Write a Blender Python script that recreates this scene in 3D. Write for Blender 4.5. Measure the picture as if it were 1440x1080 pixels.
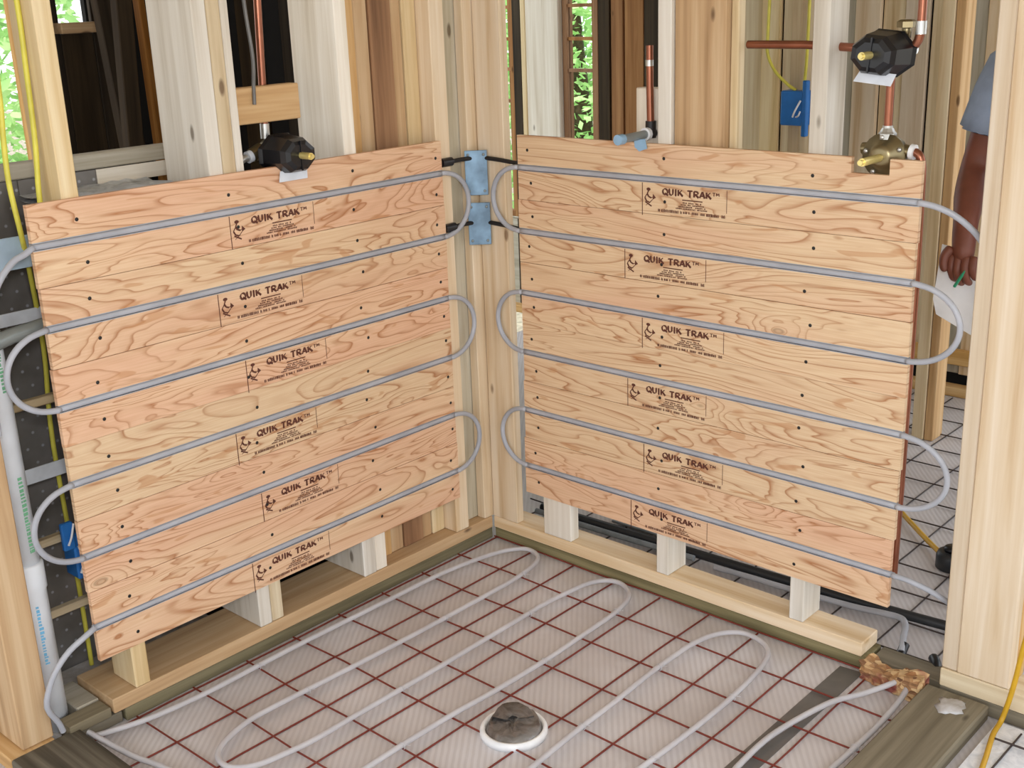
import bpy, bmesh, math, random
from mathutils import Vector, Matrix
random.seed(7)
for _o in list(bpy.data.objects): bpy.data.objects.remove(_o)
SC = bpy.context.scene
COL = SC.collection

# ------------------------------------------------------------------ camera, sky, sun, exposure
cam_data = bpy.data.cameras.new('camera')
cam_data.sensor_width = 36.0
cam_data.lens = 1676.1 / 1440.0 * 36.0
cam_data.clip_start = 0.05
cam = bpy.data.objects.new('camera', cam_data)
COL.objects.link(cam)
cam.matrix_world = Matrix(((0.742068, -0.1835, 0.644719, 2.39484),
                           (0.669391, 0.253584, -0.698291, -2.48352),
                           (-0.035354, 0.949749, 0.31101, 1.63935),
                           (0, 0, 0, 1)))
SC.camera = cam

world = bpy.data.worlds.new('sky'); SC.world = world; world.use_nodes = True
bg = world.node_tree.nodes['Background']
bg.inputs['Color'].default_value = (0.93, 0.965, 1.0, 1)
bg.inputs['Strength'].default_value = 1.45

sun_d = bpy.data.lights.new('sun', 'SUN'); sun_d.energy = 3.2; sun_d.angle = math.radians(2.0)
sun_d.color = (1.0, 0.96, 0.88)
sun = bpy.data.objects.new('sun', sun_d); COL.objects.link(sun)
sun.rotation_euler = (math.radians(24), math.radians(14), 0)

flash_d = bpy.data.lights.new('camera_flash', 'AREA'); flash_d.energy = 15; flash_d.size = 0.22
flash = bpy.data.objects.new('camera_flash', flash_d); COL.objects.link(flash)
flash.matrix_world = cam.matrix_world @ Matrix.Translation((0.05, 0.16, 0.05))

vs = SC.view_settings
SC.display_settings.display_device = 'sRGB'
vs.view_transform = 'Standard'; vs.look = 'None'; vs.gamma = 1.0; vs.use_curve_mapping = False
vs.exposure = 0.5

# ------------------------------------------------------------------ materials
def lin(c):
    if isinstance(c, str):
        c = [int(c[i:i+2], 16) / 255 for i in (0, 2, 4)]
    return tuple(((v / 12.92) if v <= .04045 else ((v + .055) / 1.055) ** 2.4) for v in c) + (1.0,)

class NT:
    def __init__(s, name):
        s.m = bpy.data.materials.new(name); s.m.use_nodes = True
        s.t = s.m.node_tree; s.b = s.t.nodes['Principled BSDF']
    def n(s, typ, **kw):
        nd = s.t.nodes.new(typ)
        for k, v in kw.items(): setattr(nd, k, v)
        return nd
    def l(s, a, b): s.t.links.new(a, b)
    def math(s, op, a, b=None, c=None):
        nd = s.n('ShaderNodeMath', operation=op)
        for i, v in enumerate((a, b, c)):
            if v is None: continue
            if isinstance(v, (int, float)): nd.inputs[i].default_value = v
            else: s.l(v, nd.inputs[i])
        return nd.outputs[0]
    def ramp(s, fac, stops, interp='LINEAR'):
        nd = s.n('ShaderNodeValToRGB'); cr = nd.color_ramp; cr.interpolation = interp
        while len(cr.elements) < len(stops): cr.elements.new(0.5)
        for e, (p, c) in zip(cr.elements, stops):
            e.position = p; e.color = c if len(c) == 4 else tuple(c) + (1,)
        s.l(fac, nd.inputs[0]); return nd.outputs[0]
    def mix(s, fac, a, b, mode='MIX'):
        nd = s.n('ShaderNodeMix', data_type='RGBA', blend_type=mode)
        for sock, v in ((nd.inputs[0], fac), (nd.inputs[6], a), (nd.inputs[7], b)):
            if isinstance(v, (int, float)): sock.default_value = v
            elif isinstance(v, tuple): sock.default_value = v
            else: s.l(v, sock)
        return nd.outputs[2]
    def coord(s, scale=(1, 1, 1), rnd=0.0):
        tc = s.n('ShaderNodeTexCoord').outputs['Object']
        if rnd:
            oi = s.n('ShaderNodeObjectInfo').outputs['Random']
            v = s.n('ShaderNodeVectorMath', operation='SCALE'); v.inputs[0].default_value = (rnd, rnd * .73, rnd * 1.31)
            s.l(oi, v.inputs['Scale'])
            a = s.n('ShaderNodeVectorMath', operation='ADD'); s.l(tc, a.inputs[0]); s.l(v.outputs[0], a.inputs[1]); tc = a.outputs[0]
        mp = s.n('ShaderNodeMapping'); mp.inputs['Scale'].default_value = scale
        s.l(tc, mp.inputs[0]); return mp.outputs[0]
    def noise(s, vec, scale=1, detail=2, rough=.5, dist=0):
        nd = s.n('ShaderNodeTexNoise'); nd.inputs['Scale'].default_value = scale
        nd.inputs['Detail'].default_value = detail; nd.inputs['Roughness'].default_value = rough
        nd.inputs['Distortion'].default_value = dist; s.l(vec, nd.inputs['Vector']); return nd.outputs[0]
    def voro(s, vec, scale=1, rnd=1):
        nd = s.n('ShaderNodeTexVoronoi'); nd.inputs['Scale'].default_value = scale
        nd.inputs['Randomness'].default_value = rnd; s.l(vec, nd.inputs['Vector']); return nd.outputs['Distance']
    def bump(s, h, strength=.2, dist=.002):
        nd = s.n('ShaderNodeBump'); nd.inputs['Strength'].default_value = strength; nd.inputs['Distance'].default_value = dist
        s.l(h, nd.inputs['Height']); s.l(nd.outputs[0], s.b.inputs['Normal'])
    def fin(s, col=None, rough=.6, metal=0, spec=.5):
        if col is not None:
            if isinstance(col, tuple): s.b.inputs['Base Color'].default_value = col
            else: s.l(col, s.b.inputs['Base Color'])
        s.b.inputs['Roughness'].default_value = rough; s.b.inputs['Metallic'].default_value = metal
        s.b.inputs['Specular IOR Level'].default_value = spec
        return s.m

def plain(name, col, rough=.5, metal=0, var=.06, spec=.5):
    k = NT(name); c = lin(col)
    f = k.noise(k.coord(rnd=3), 22, 3)
    a = tuple(max(0, v * (1 - var * 2)) for v in c[:3]) + (1,); b = tuple(min(1, v * (1 + var * 2)) for v in c[:3]) + (1,)
    return k.fin(k.ramp(f, [(.3, a), (.7, b)]), rough, metal, spec)

LUM = {}
def lumber(tone, axis):
    key = tone + axis
    if key in LUM: return LUM[key]
    tones = {  # light, mid, dark, knot
        'pale': ('ead9b6', 'd9c197', 'bb9c6c', '6b4a2c'),
        'tan': ('dcb988', 'c99f69', 'a97f4c', '5e3f22'),
        'white': ('efe9de', 'ded5c6', 'c2b5a0', '6a5a44'),
        'cream': ('e6d5be', 'd9c2a2', 'c2a17a', '75563a'),
        'grey': ('cfc9ba', 'b9b09c', '968b74', '5a4a38'),
        'brown': ('b8895a', '9a6c42', '77502f', '3c2412'),
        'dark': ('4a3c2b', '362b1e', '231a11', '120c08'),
        'treated': ('8f8666', '726a4e', '564e38', '38301f'),
        'mud': ('857b68', '5c5344', '3a3329', '1f1a14'),
        'weather': ('8f8672', '766d5b', '5b5343', '2e281f'),
    }[tone]
    L_, M_, D_, K_ = [lin(t) for t in tones]
    k = NT('lumber_%s_%s' % (tone, axis))
    ai = 'xyz'.index(axis)
    sc = [26.0] * 3; sc[ai] = 1.1
    v = k.coord(tuple(sc), rnd=9)
    f = k.noise(v, 1.0, 4, .6, .35)
    c = k.ramp(f, [(.28, D_), (.46, M_), (.66, L_)])
    sc2 = [140.0] * 3; sc2[ai] = 4
    f2 = k.noise(k.coord(tuple(sc2), rnd=5), 1, 2)
    c = k.mix(k.math('MULTIPLY', k.ramp(f2, [(.35, (1, 1, 1)), (.6, (0, 0, 0))]), .28), c, M_)
    sc3 = [9.0] * 3; sc3[ai] = 3.6
    d = k.voro(k.coord(tuple(sc3), rnd=17), 1)
    kf = k.ramp(d, [(.045, (1, 1, 1)), (.085, (0, 0, 0))])
    c = k.mix(k.math('MULTIPLY', kf, .8), c, K_)
    oi = k.n('ShaderNodeObjectInfo').outputs['Random']
    hv = k.n('ShaderNodeHueSaturation'); k.l(c, hv.inputs['Color'])
    k.l(k.math('MULTIPLY_ADD', oi, .22, .87), hv.inputs['Value'])
    k.l(k.math('MULTIPLY_ADD', oi, .3, .82), hv.inputs['Saturation'])
    k.bump(f2, .12, .001)
    LUM[key] = k.fin(hv.outputs[0], .72, 0, .25)
    return LUM[key]

def make_plywood():
    k = NT('fir_plywood')
    d = k.voro(k.coord((2.3, .01, 5.2), rnd=13), 1)
    bumpk = k.ramp(d, [(0, (1, 1, 1)), (.10, (.62, .62, .62)), (.22, (.22, .22, .22)), (.42, (0, 0, 0))], 'EASE')
    f = k.noise(k.coord((1.05, .01, 7.0), rnd=23), 1.0, 3.2, .46, 1.1)
    f = k.math('ADD', f, k.math('MULTIPLY', bumpk, .30))
    fr = k.math('FRACT', k.math('MULTIPLY', f, 17))
    oi = k.n('ShaderNodeObjectInfo').outputs['Random']
    base1, base2, line, line2 = lin('e4c8a4'), lin('dfb697'), lin('a56a40'), lin('c08a5e')
    big = k.noise(k.coord((.7, .01, 4.5), rnd=11), 1.6, 2)
    big = k.math('ADD', big, k.math('MULTIPLY_ADD', oi, .34, -.17))
    base = k.mix(k.ramp(big, [(.36, (0, 0, 0)), (.64, (1, 1, 1))]), base1, base2)
    lf = k.ramp(fr, [(0, (.95, .95, .95)), (.07, (.6, .6, .6)), (.22, (.16, .16, .16)), (.6, (0, 0, 0)), (.93, (.06, .06, .06)), (1, (.8, .8, .8))])
    soft = k.noise(k.coord((2.2, .01, 9), rnd=41), 1.3, 2)
    lf = k.math('MULTIPLY', lf, k.ramp(soft, [(.35, (.55, .55, .55)), (.6, (1, 1, 1))]))
    c = k.mix(lf, base, line)
    fl = k.noise(k.coord((5, .01, 26), rnd=31), 1.4, 1.5, .4, .8)
    c = k.mix(k.math('MULTIPLY', k.ramp(fl, [(.66, (0, 0, 0)), (.7, (1, 1, 1))]), .55), c, line2)
    kf = k.ramp(d, [(.0, (.5, .5, .5)), (.022, (.35, .35, .35)), (.034, (.85, .85, .85)), (.05, (0, 0, 0))])
    c = k.mix(k.math('MULTIPLY', kf, .7), c, lin('7d5c3c'))
    st = k.noise(k.coord((6, .01, 240), rnd=5), 1, 2)
    c = k.mix(k.math('MULTIPLY', k.ramp(st, [(.42, (1, 1, 1)), (.58, (0, 0, 0))]), .2), c, line2)
    hv = k.n('ShaderNodeHueSaturation'); k.l(c, hv.inputs['Color'])
    k.l(k.math('MULTIPLY_ADD', oi, .10, .95), hv.inputs['Value'])
    k.bump(st, .08, .0006)
    return k.fin(hv.outputs[0], .62, 0, .3)

def make_floor_sheet():
    k = NT('ribbed_insulation_sheet')
    co = k.coord((1, 1, 1))
    w = k.n('ShaderNodeTexWave', wave_type='BANDS', bands_direction='DIAGONAL'); w.inputs['Scale'].default_value = 34
    w.inputs['Distortion'].default_value = .6; w.inputs['Detail'].default_value = 1
    mp = k.n('ShaderNodeMapping'); mp.inputs['Scale'].default_value = (1, .8, 1); k.l(co, mp.inputs[0]); k.l(mp.outputs[0], w.inputs['Vector'])
    nz = k.noise(co, 3, 4)
    c = k.ramp(nz, [(.3, lin('bdb7b7')), (.55, lin('ccc8ca')), (.75, lin('d8d7dc'))])
    c = k.mix(k.math('MULTIPLY', k.ramp(w.outputs[0], [(.3, (0, 0, 0)), (.8, (1, 1, 1))]), .32), c, lin('aba5a6'))
    st = k.noise(co, 11, 3)
    c = k.mix(k.math('MULTIPLY', k.ramp(st, [(.62, (0, 0, 0)), (.75, (1, 1, 1))]), .35), c, lin('d6d6da'))
    k.bump(w.outputs[0], .25, .002)
    return k.fin(c, .42, 0, .5)

def make_dotted():
    k = NT('dark_sheet_with_white_dots')
    tc = k.n('ShaderNodeTexCoord').outputs['Object']
    sp = k.n('ShaderNodeSeparateXYZ'); k.l(tc, sp.inputs[0])
    def cell(o, s, off=0):
        return k.math('SUBTRACT', k.math('FRACT', k.math('ADD', k.math('MULTIPLY', o, s), off)), .5)
    zz = k.math('MULTIPLY', sp.outputs[2], 26)
    row = k.math('MULTIPLY', k.math('MODULO', k.math('FLOOR', zz), 2), .5)
    a = k.math('SUBTRACT', k.math('FRACT', k.math('ADD', k.math('ADD', k.math('MULTIPLY', sp.outputs[1], 26), 100), row)), .5)
    b = k.math('SUBTRACT', k.math('FRACT', zz), .5)
    d = k.math('SQRT', k.math('ADD', k.math('MULTIPLY', a, a), k.math('MULTIPLY', b, b)))
    nz = k.noise(k.coord((1, 1, 1)), 9, 3)
    base = k.ramp(nz, [(.3, lin('6b6762')), (.7, lin('8b8886'))])
    c = k.mix(k.ramp(d, [(.06, (.8, .8, .8)), (.12, (0, 0, 0))]), base, lin('b9bcc4'))
    return k.fin(c, .38, .25)

def make_chips():
    k = NT('splintered_chip_wood')
    d = k.n('ShaderNodeTexVoronoi'); d.inputs['Scale'].default_value = 55; k.l(k.coord((1, 1, 2)), d.inputs['Vector'])
    s = k.n('ShaderNodeSeparateColor'); k.l(d.outputs['Color'], s.inputs[0])
    c = k.ramp(s.outputs[0], [(0, lin('7d563a')), (.35, lin('b58a5c')), (.7, lin('d8b88a')), (1, lin('99683f'))])
    n = k.noise(k.coord((1, 1, 1)), 16, 2)
    c = k.mix(k.ramp(n, [(.58, (0, 0, 0)), (.68, (1, 1, 1))]), c, lin('83423a'))
    k.bump(d.outputs['Distance'], .8, .006)
    return k.fin(c, .8)

def make_leaf():
    k = NT('leaf')
    n = k.noise(k.coord((1, 1, 1)), 1.3, 3)
    c = k.ramp(n, [(.3, lin('7fae68')), (.5, lin('acd88c')), (.7, lin('dcf2ba'))])
    k.l(c, k.b.inputs['Base Color']); k.b.inputs['Roughness'].default_value = .6
    tr = k.n('ShaderNodeBsdfTranslucent'); k.l(c, tr.inputs[0])
    ms = k.n('ShaderNodeMixShader'); ms.inputs[0].default_value = .45
    k.l(k.b.outputs[0], ms.inputs[1]); k.l(tr.outputs[0], ms.inputs[2])
    k.l(ms.outputs[0], k.t.nodes['Material Output'].inputs['Surface'])
    return k.m

def make_tube(name, col, col2, trans=.25, rough=.28):
    k = NT(name)
    n = k.noise(k.coord((1, 1, 1), rnd=2), 9, 3)
    k.b.inputs['Transmission Weight'].default_value = trans
    k.b.inputs['IOR'].default_value = 1.3
    return k.fin(k.ramp(n, [(.35, lin(col)), (.65, lin(col2))]), rough, 0, .5)

def make_concrete(name, a, b):
    k = NT(name); n = k.noise(k.coord((1, 1, 1)), 14, 6, .65)
    k.bump(n, .3, .003)
    return k.fin(k.ramp(n, [(.35, lin(a)), (.65, lin(b))]), .85)

def make_crinkle(name, a, b, rough, metal):
    k = NT(name); n = k.noise(k.coord((1, 1, 1)), 30, 3, .6, .8)
    k.bump(n, .6, .006)
    return k.fin(k.ramp(n, [(.35, lin(a)), (.65, lin(b))]), rough, metal)

def make_glass():
    k = NT('window_glass')
    k.b.inputs['Transmission Weight'].default_value = 1; k.b.inputs['IOR'].default_value = 1.02
    n = k.noise(k.coord((1, 1, 1)), 4, 2)
    return k.fin(k.ramp(n, [(.3, (.92, .97, .94, 1)), (.7, (.97, 1, .98, 1))]), .02)

M = dict(
    ply=make_plywood(), sheet=make_floor_sheet(), dotted=make_dotted(), chips=make_chips(), leaf=make_leaf(), glass=make_glass(),
    pex=make_tube('grey_pex', 'a7a9b1', 'b8bac2', .08), pexf=make_tube('white_pex', 'cfccd0', 'dedce0', .3),
    sleeve=plain('black_sleeve', '1d1a1a', .5), track=plain('aluminium_track', 'a7abb3', .4, .55),
    ink=plain('brown_ink', '5a2f22', .8), screw=plain('black_screw', '151312', .45),
    wire=plain('red_brown_wire', '7c3328', .55, .2), wired=plain('dark_wire', '423836', .6, .2),
    copper=plain('copper', '98604a', .3, .8), solder=plain('solder', 'c9c9c6', .3, .8), brass=plain('brass', '8a7d5e', .32, .85),
    stem=plain('brass_stem', 'e6d48a', .3, .5), black=plain('black_plastic', '14151a', .3), wlabel=plain('white_label', 'd5dae2', .5),
    greypipe=plain('grey_pipe', '878d8c', .35, .3), bluecap=plain('blue_grey_cap', '8fb3d0', .4), ppl=plain('white_plastic', 'eef0f4', .35, spec=.5),
    nailplate=plain('blue_nail_plate', '7793ab', .45, .3, .16), yellow=plain('yellow_cable', 'd8cf52', .45), yellow2=plain('amber_cable', 'c79a1e', .45),
    bluebox=plain('blue_box', '2a74c2', .4), pvc=plain('pvc', 'e8ecf2', .3, 0, .02), gprint=plain('green_print', '6fae86', .6), bprint=plain('blue_print', '6fb4dc', .6),
    foil=make_crinkle('foil', 'b0b6be', 'd6dbe2', .4, .1), foilcap=make_crinkle('dark_foil_tape', '66615e', '908e8e', .28, .5),
    strip=plain('grey_metal_strip', '6f6d6b', .45, .3), black_pipe=plain('black_pipe', '24272b', .45), bluetape=plain('blue_grey_tape', '9fb4c6', .4),
    skin=plain('skin', '7a4636', .5, 0, .05), shirt=plain('shirt', '93a3bd', .8), pants=plain('dark_trousers', '1b1d24', .8), shoe=plain('shoe', '2b231c', .6),
    hair=plain('hair', '20140e', .7), eye=plain('eye', 'e8e6e0', .3), paper=plain('paper', 'eef1f6', .6, 0, .02), pen=plain('green_pen', '2f9a72', .35),
    shade=plain('shade_black', '120f0d', .9), ceil=plain('ceiling_board', 'b9a98c', .8), grass=plain('bare_ground', '8d8577', .9, 0, .2),  # first one is a near-black standing in for unlit depth behind the walls
    bark=plain('bark', '4a3a2a', .9, 0, .2), dust=make_concrete('plaster_dust', '9d958c', 'c9c9cc'), whitesheet=make_crinkle('white_foam_sheet', 'cfd3dc', 'eceef4', .6, 0),
    bluegrey=make_concrete('blue_grey_slab', '6d7478', '8b9298'))

# ------------------------------------------------------------------ mesh helpers
class MB:
    def __init__(s): s.v = []; s.f = []; s.sm = []
    def add(s, vs, fs, smooth=False):
        o = len(s.v); s.v += [tuple(v) for v in vs]
        for f in fs: s.f.append(tuple(i + o for i in f)); s.sm.append(smooth)
    def box(s, x0, x1, y0, y1, z0, z1, c=0.0):
        if x0 > x1: x0, x1 = x1, x0
        if y0 > y1: y0, y1 = y1, y0
        if z0 > z1: z0, z1 = z1, z0
        c = min(c, (x1-x0)*.45, (y1-y0)*.45, (z1-z0)*.45)
        if c <= 0:
            s.add([(x0,y0,z0),(x1,y0,z0),(x1,y1,z0),(x0,y1,z0),(x0,y0,z1),(x1,y0,z1),(x1,y1,z1),(x0,y1,z1)],
                  [(0,3,2,1),(4,5,6,7),(0,1,5,4),(1,2,6,5),(2,3,7,6),(3,0,4,7)])
            return s
        bm = bmesh.new(); bmesh.ops.create_cube(bm, size=1)
        for v in bm.verts:
            v.co = ((x0+x1)/2 + v.co.x*(x1-x0), (y0+y1)/2 + v.co.y*(y1-y0), (z0+z1)/2 + v.co.z*(z1-z0))
        bmesh.ops.bevel(bm, geom=list(bm.edges), offset=c, segments=1, affect='EDGES')
        bm.verts.index_update()
        s.add([v.co[:] for v in bm.verts], [[v.index for v in f.verts] for f in bm.faces]); bm.free()
        return s
    def tube(s, pts, r, n=8, caps=True, smooth=True):
        pts = [Vector(p) for p in pts]; m = len(pts)
        rs = r if isinstance(r, (list, tuple)) else [r] * m
        t0 = (pts[1] - pts[0]).normalized()
        up = Vector((0, 0, 1)) if abs(t0.z) < .9 else Vector((1, 0, 0))
        nx = t0.cross(up).normalized(); vs = []
        for i in range(m):
            t = (pts[min(i+1, m-1)] - pts[max(i-1, 0)]).normalized()
            nx = (nx - t * nx.dot(t)).normalized(); ny = t.cross(nx)
            for k in range(n):
                a = 2 * math.pi * k / n
                vs.append(pts[i] + (nx * math.cos(a) + ny * math.sin(a)) * rs[i])
        fs = [(i*n + k, i*n + (k+1) % n, (i+1)*n + (k+1) % n, (i+1)*n + k) for i in range(m-1) for k in range(n)]
        s.add(vs, fs, smooth)
        if caps:
            s.add(vs[:n], [tuple(range(n))[::-1]]); s.add(vs[-n:], [tuple(range(n))])
        return s
    def prism(s, poly, a, b, axis):
        """poly 2-D outline extruded from a to b on axis"""
        def P(u, v, w): return {'x': (w, u, v), 'y': (u, w, v), 'z': (u, v, w)}[axis]
        n = len(poly)
        vs = [P(u, v, a) for u, v in poly] + [P(u, v, b) for u, v in poly]
        s.add(vs, [tuple(range(n)), tuple(range(2*n-1, n-1, -1))] + [(i, i+n, (i+1) % n + n, (i+1) % n) for i in range(n)])
        return s
    def lathe(s, prof, n=20, smooth=True, ax=None):
        """prof list of (r, z)"""
        vs = []
        for r, z in prof:
            for k in range(n):
                a = 2*math.pi*(k + .5)/n; vs.append((r*math.cos(a), r*math.sin(a), z))
        m = len(prof)
        fs = [(i*n+k, i*n+(k+1) % n, (i+1)*n+(k+1) % n, (i+1)*n+k) for i in range(m-1) for k in range(n)]
        fs += [tuple(range(n))[::-1], tuple((m-1)*n + k for k in range(n))]
        if ax is not None: vs = [ax @ Vector(v) for v in vs]
        s.add(vs, fs, smooth)
        return s
    def mesh(s, name, mat):
        me = bpy.data.meshes.new(name); me.from_pydata(s.v, [], s.f); me.materials.append(mat)
        me.polygons.foreach_set('use_smooth', s.sm)
        bm = bmesh.new(); bm.from_mesh(me); bmesh.ops.recalc_face_normals(bm, faces=bm.faces[:]); bm.to_mesh(me); bm.free()
        me.update(); return me
    def build(s, name, mat, parent=None, loc=None):
        return link(name, s.mesh(name, mat), parent, loc)

def link(name, data, parent=None, loc=None, mw=None):
    o = bpy.data.objects.new(name, data); COL.objects.link(o)
    if parent is not None: o.parent = parent
    if loc is not None: o.location = loc
    if mw is not None: o.matrix_local = mw
    return o
def tag(o, label, cat, group=None):
    o['label'] = label; o['category'] = cat
    if group: o['group'] = group
    return o
def thing(name, label, cat, loc=(0, 0, 0), group=None):
    o = link(name, None, None, loc); o.empty_display_size = .05
    return tag(o, label, cat, group)
def setting(name, loc=(0, 0, 0)):
    o = link(name, None, None, loc); o['kind'] = 'structure'; o.empty_display_size = .05; return o
def struct(o): o['kind'] = 'structure'; return o
def spline(pts, per=6):
    pts = [Vector(p) for p in pts]; out = []
    for i in range(len(pts) - 1):
        p0 = pts[max(i-1, 0)]; p1 = pts[i]; p2 = pts[i+1]; p3 = pts[min(i+2, len(pts)-1)]
        for k in range(per):
            t = k / per
            out.append(.5*((2*p1) + (p2-p0)*t + (2*p0-5*p1+4*p2-p3)*t*t + (3*p1-p0-3*p2+p3)*t**3))
    out.append(pts[-1]); return out
def lum(parent, name, box, tone, axis, c=.0025):
    return MB().box(*box, c=c).build(name, lumber(tone, axis), parent)

CZ = 2.55   # ceiling height

# ------------------------------------------------------------------ the setting
floor = struct(MB().box(-1.55, 3.4, -4.6, 2.4, -.06, 0).build('floor', M['sheet']))
ceiling = struct(MB().box(-1.6, 3.5, -4.6, 2.45, CZ, CZ + .12).build('ceiling', M['ceil']))  # unseen slab, added to shade the back rooms and block the sun
ground = struct(MB().box(-30, 30, -30, 30, -1.0, -.9).build('ground', M['grass']))

# --- left wall: stud faces on x = 0, running toward the viewer
wl = setting('wall_left')
lum(wl, 'bottom_plate', (-.172, 0, -1.33, -.002, .038, .076), 'tan', 'y')
lum(wl, 'bottom_plate', (-.06, -.006, -1.44, -1.334, .030, .056), 'weather', 'y')
lum(wl, 'sill_plate', (-.172, -.004, -1.30, .0, .001, .037), 'treated', 'y')
lum(wl, 'sill_plate', (-.06, -.012, -1.44, -1.305, .001, .029), 'weather', 'y')
MB().box(-.295, -.187, -1.465, -.9, .001, .03).build('concrete_ledge', M['dust'], wl)
lum(wl, 'bottom_plate', (-.185, -.062, -1.392, -1.334, .001, .060), 'grey', 'y')
lum(wl, 'stud', (-.105, 0, -1.266, -1.226, .077, CZ), 'pale', 'z')
lum(wl, 'stud', (-.185, 0, -.897, -.859, .077, CZ), 'white', 'z')
lum(wl, 'stud', (-.185, -.002, -.857, -.82, .077, CZ), 'pale', 'z')
lum(wl, 'stud', (-.185, -.004, -.818, -.796, 1.10, CZ), 'white', 'z')
lum(wl, 'stud', (-.185, 0, -.535, -.489, .077, 1.20), 'white', 'z')
lum(wl, 'stud', (-.185, -.002, -.487, -.447, .077, CZ), 'white', 'z')
lum(wl, 'stud', (-.14, 0, -.162, -.108, .077, CZ), 'cream', 'z')
lum(wl, 'stud', (-.075, -.036, -.106, .05, .077, CZ), 'grey', 'z')
lum(wl, 'stud', (-.034, -.001, -.036, .036, .077, CZ), 'cream', 'z')
lum(wl, 'blocking', (-.06, -.022, -.795, -.60, 1.365, 1.45), 'tan', 'y')
y = -.445
for i, w in enumerate((.066, .05, .08, .037, .055)):       # vertical boards closing the back of the corner bay
    lum(wl, 'sheathing_board', (-.075 - .004*(i % 2), -.052 - .004*(i % 2), y, min(y + w - .003, -.163), .077, CZ), ('tan', 'tan', 'brown', 'tan', 'pale')[i % 5], 'z')
    y += w

# --- right wall: stud faces on y = 0
wr = setting('wall_right')
lum(wr, 'bottom_plate', (.002, 1.25, 0, .089, .038, .076), 'cream', 'x')
lum(wr, 'sill_plate', (.002, 1.262, .004, .089, .001, .037), 'treated', 'x')
lum(wr, 'sill_plate', (1.268, 1.445, .02, .089, .001, .035), 'weather', 'x')
lum(wr, 'stud', (.001, .104, 0, .030, .077, CZ), 'cream', 'z')
lum(wr, 'stud', (.212, .318, 0, .038, .077, .30), 'white', 'z')
lum(wr, 'stud', (.628, .668, 0, .089, .077, CZ), 'white', 'z')
lum(wr, 'backing_board', (.67, .815, .012, .04, 1.05, CZ), 'tan', 'z')
lum(wr, 'stud', (.817, .838, .03, .06, 1.05, CZ), 'pale', 'z')
lum(wr, 'stud', (1.046, 1.087, 0, .089, .077, CZ), 'white', 'z')
lum(wr, 'blocking', (.525, .627, .05, .085, 1.12, 1.40), 'white', 'z')

# --- wall beyond the doorway, at the right edge
wd = setting('wall_doorway')
lum(wd, 'bottom_plate', (1.451, 2.3, -.004, .089, .041, .088), 'pale', 'x')
lum(wd, 'sill_plate', (1.45, 2.3, .0, .089, .001, .04), 'weather', 'x')
lum(wd, 'stud', (1.452, 1.488, 0, .089, .089, CZ), 'cream', 'z')
lum(wd, 'stud', (1.489, 1.61, -.002, .036, .089, CZ), 'cream', 'z')
lum(wd, 'stud', (1.489, 1.61, .038, .089, .089, CZ), 'tan', 'z')
lum(wd, 'stud', (2.02, 2.06, 0, .089, .089, CZ), 'pale', 'z')
lum(wd, 'curb_plate', (1.425, 1.575, -1.9, -.012, .001, .04), 'weather', 'y', .004)

# --- partition at the left edge of the picture
wp = setting('wall_partition')
lum(wp, 'stud', (-.15, -.028, -1.545, -1.47, .04, CZ), 'tan', 'z')
lum(wp, 'stud', (-.25, -.155, -1.555, -1.475, .04, CZ), 'tan', 'z')
lum(wp, 'stud', (-.36, -.27, -1.57, -1.49, .04, CZ), 'pale', 'z')
lum(wp, 'bottom_plate', (-.45, -.02, -1.58, -1.472, .001, .038), 'tan', 'x')
lum(wp, 'curb_plate', (-.018, .9, -1.58, -1.415, .001, .04), 'mud', 'x', .004)

# --- dark room behind the left wall, its darkness put into board and sheet colours
wk = setting('wall_shaded')
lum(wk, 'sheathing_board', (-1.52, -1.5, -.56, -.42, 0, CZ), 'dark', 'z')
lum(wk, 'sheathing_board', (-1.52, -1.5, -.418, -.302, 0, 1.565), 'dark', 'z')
MB().box(-.31, -.295, -.893, .10, 0, 1.2).build('shade_backing', M['shade'], wk)  # black sheet added where the bay behind is only in shade
MB().box(-.294, -.187, -.893, .10, .001, .006).build('shade_backing', M['shade'], wk)  # black strip on the floor, shade painted in behind the plate
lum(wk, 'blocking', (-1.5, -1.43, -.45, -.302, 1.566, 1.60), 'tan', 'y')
MB().box(-1.56, -1.535, -.30, 1.0, 0, CZ).build('shade_backing', M['shade'], wk)  # added behind the boards to stop light leaking through their gaps
MB().box(-1.5, -.235, .15, .165, 0, CZ).build('shade_backing', M['shade'], wk)  # same added light stop behind the side boards
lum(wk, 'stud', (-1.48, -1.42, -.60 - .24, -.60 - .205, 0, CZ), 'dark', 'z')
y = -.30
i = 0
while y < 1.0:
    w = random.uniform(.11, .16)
    MB().box(-1.52 - .006*(i % 2), -1.5 - .006*(i % 2), y, y + w - .006, 0, CZ, c=.002).build('sheathing_board', M['shade'] if i % 3 else lumber('dark', 'z'), wk)
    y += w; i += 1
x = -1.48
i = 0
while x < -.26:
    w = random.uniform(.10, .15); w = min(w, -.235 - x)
    MB().box(x, x + w - .006, .11 + .006*(i % 2), .13 + .006*(i % 2), 0, CZ, c=.002).build('sheathing_board', M['shade'] if i % 2 else lumber('dark', 'z'), wk)
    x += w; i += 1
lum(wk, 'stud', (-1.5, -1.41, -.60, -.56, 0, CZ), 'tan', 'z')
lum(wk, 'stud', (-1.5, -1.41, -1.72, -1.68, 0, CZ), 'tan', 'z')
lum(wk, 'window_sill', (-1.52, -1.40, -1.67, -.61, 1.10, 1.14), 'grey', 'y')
MB().box(-1.52, -1.5, -1.67, -.61, 0, 1.09).build('sheathing_board', M['shade'], wk)
lum(wk, 'header', (-1.5, -1.41, -1.67, -.61, 2.1, 2.3), 'tan', 'y')

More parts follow.
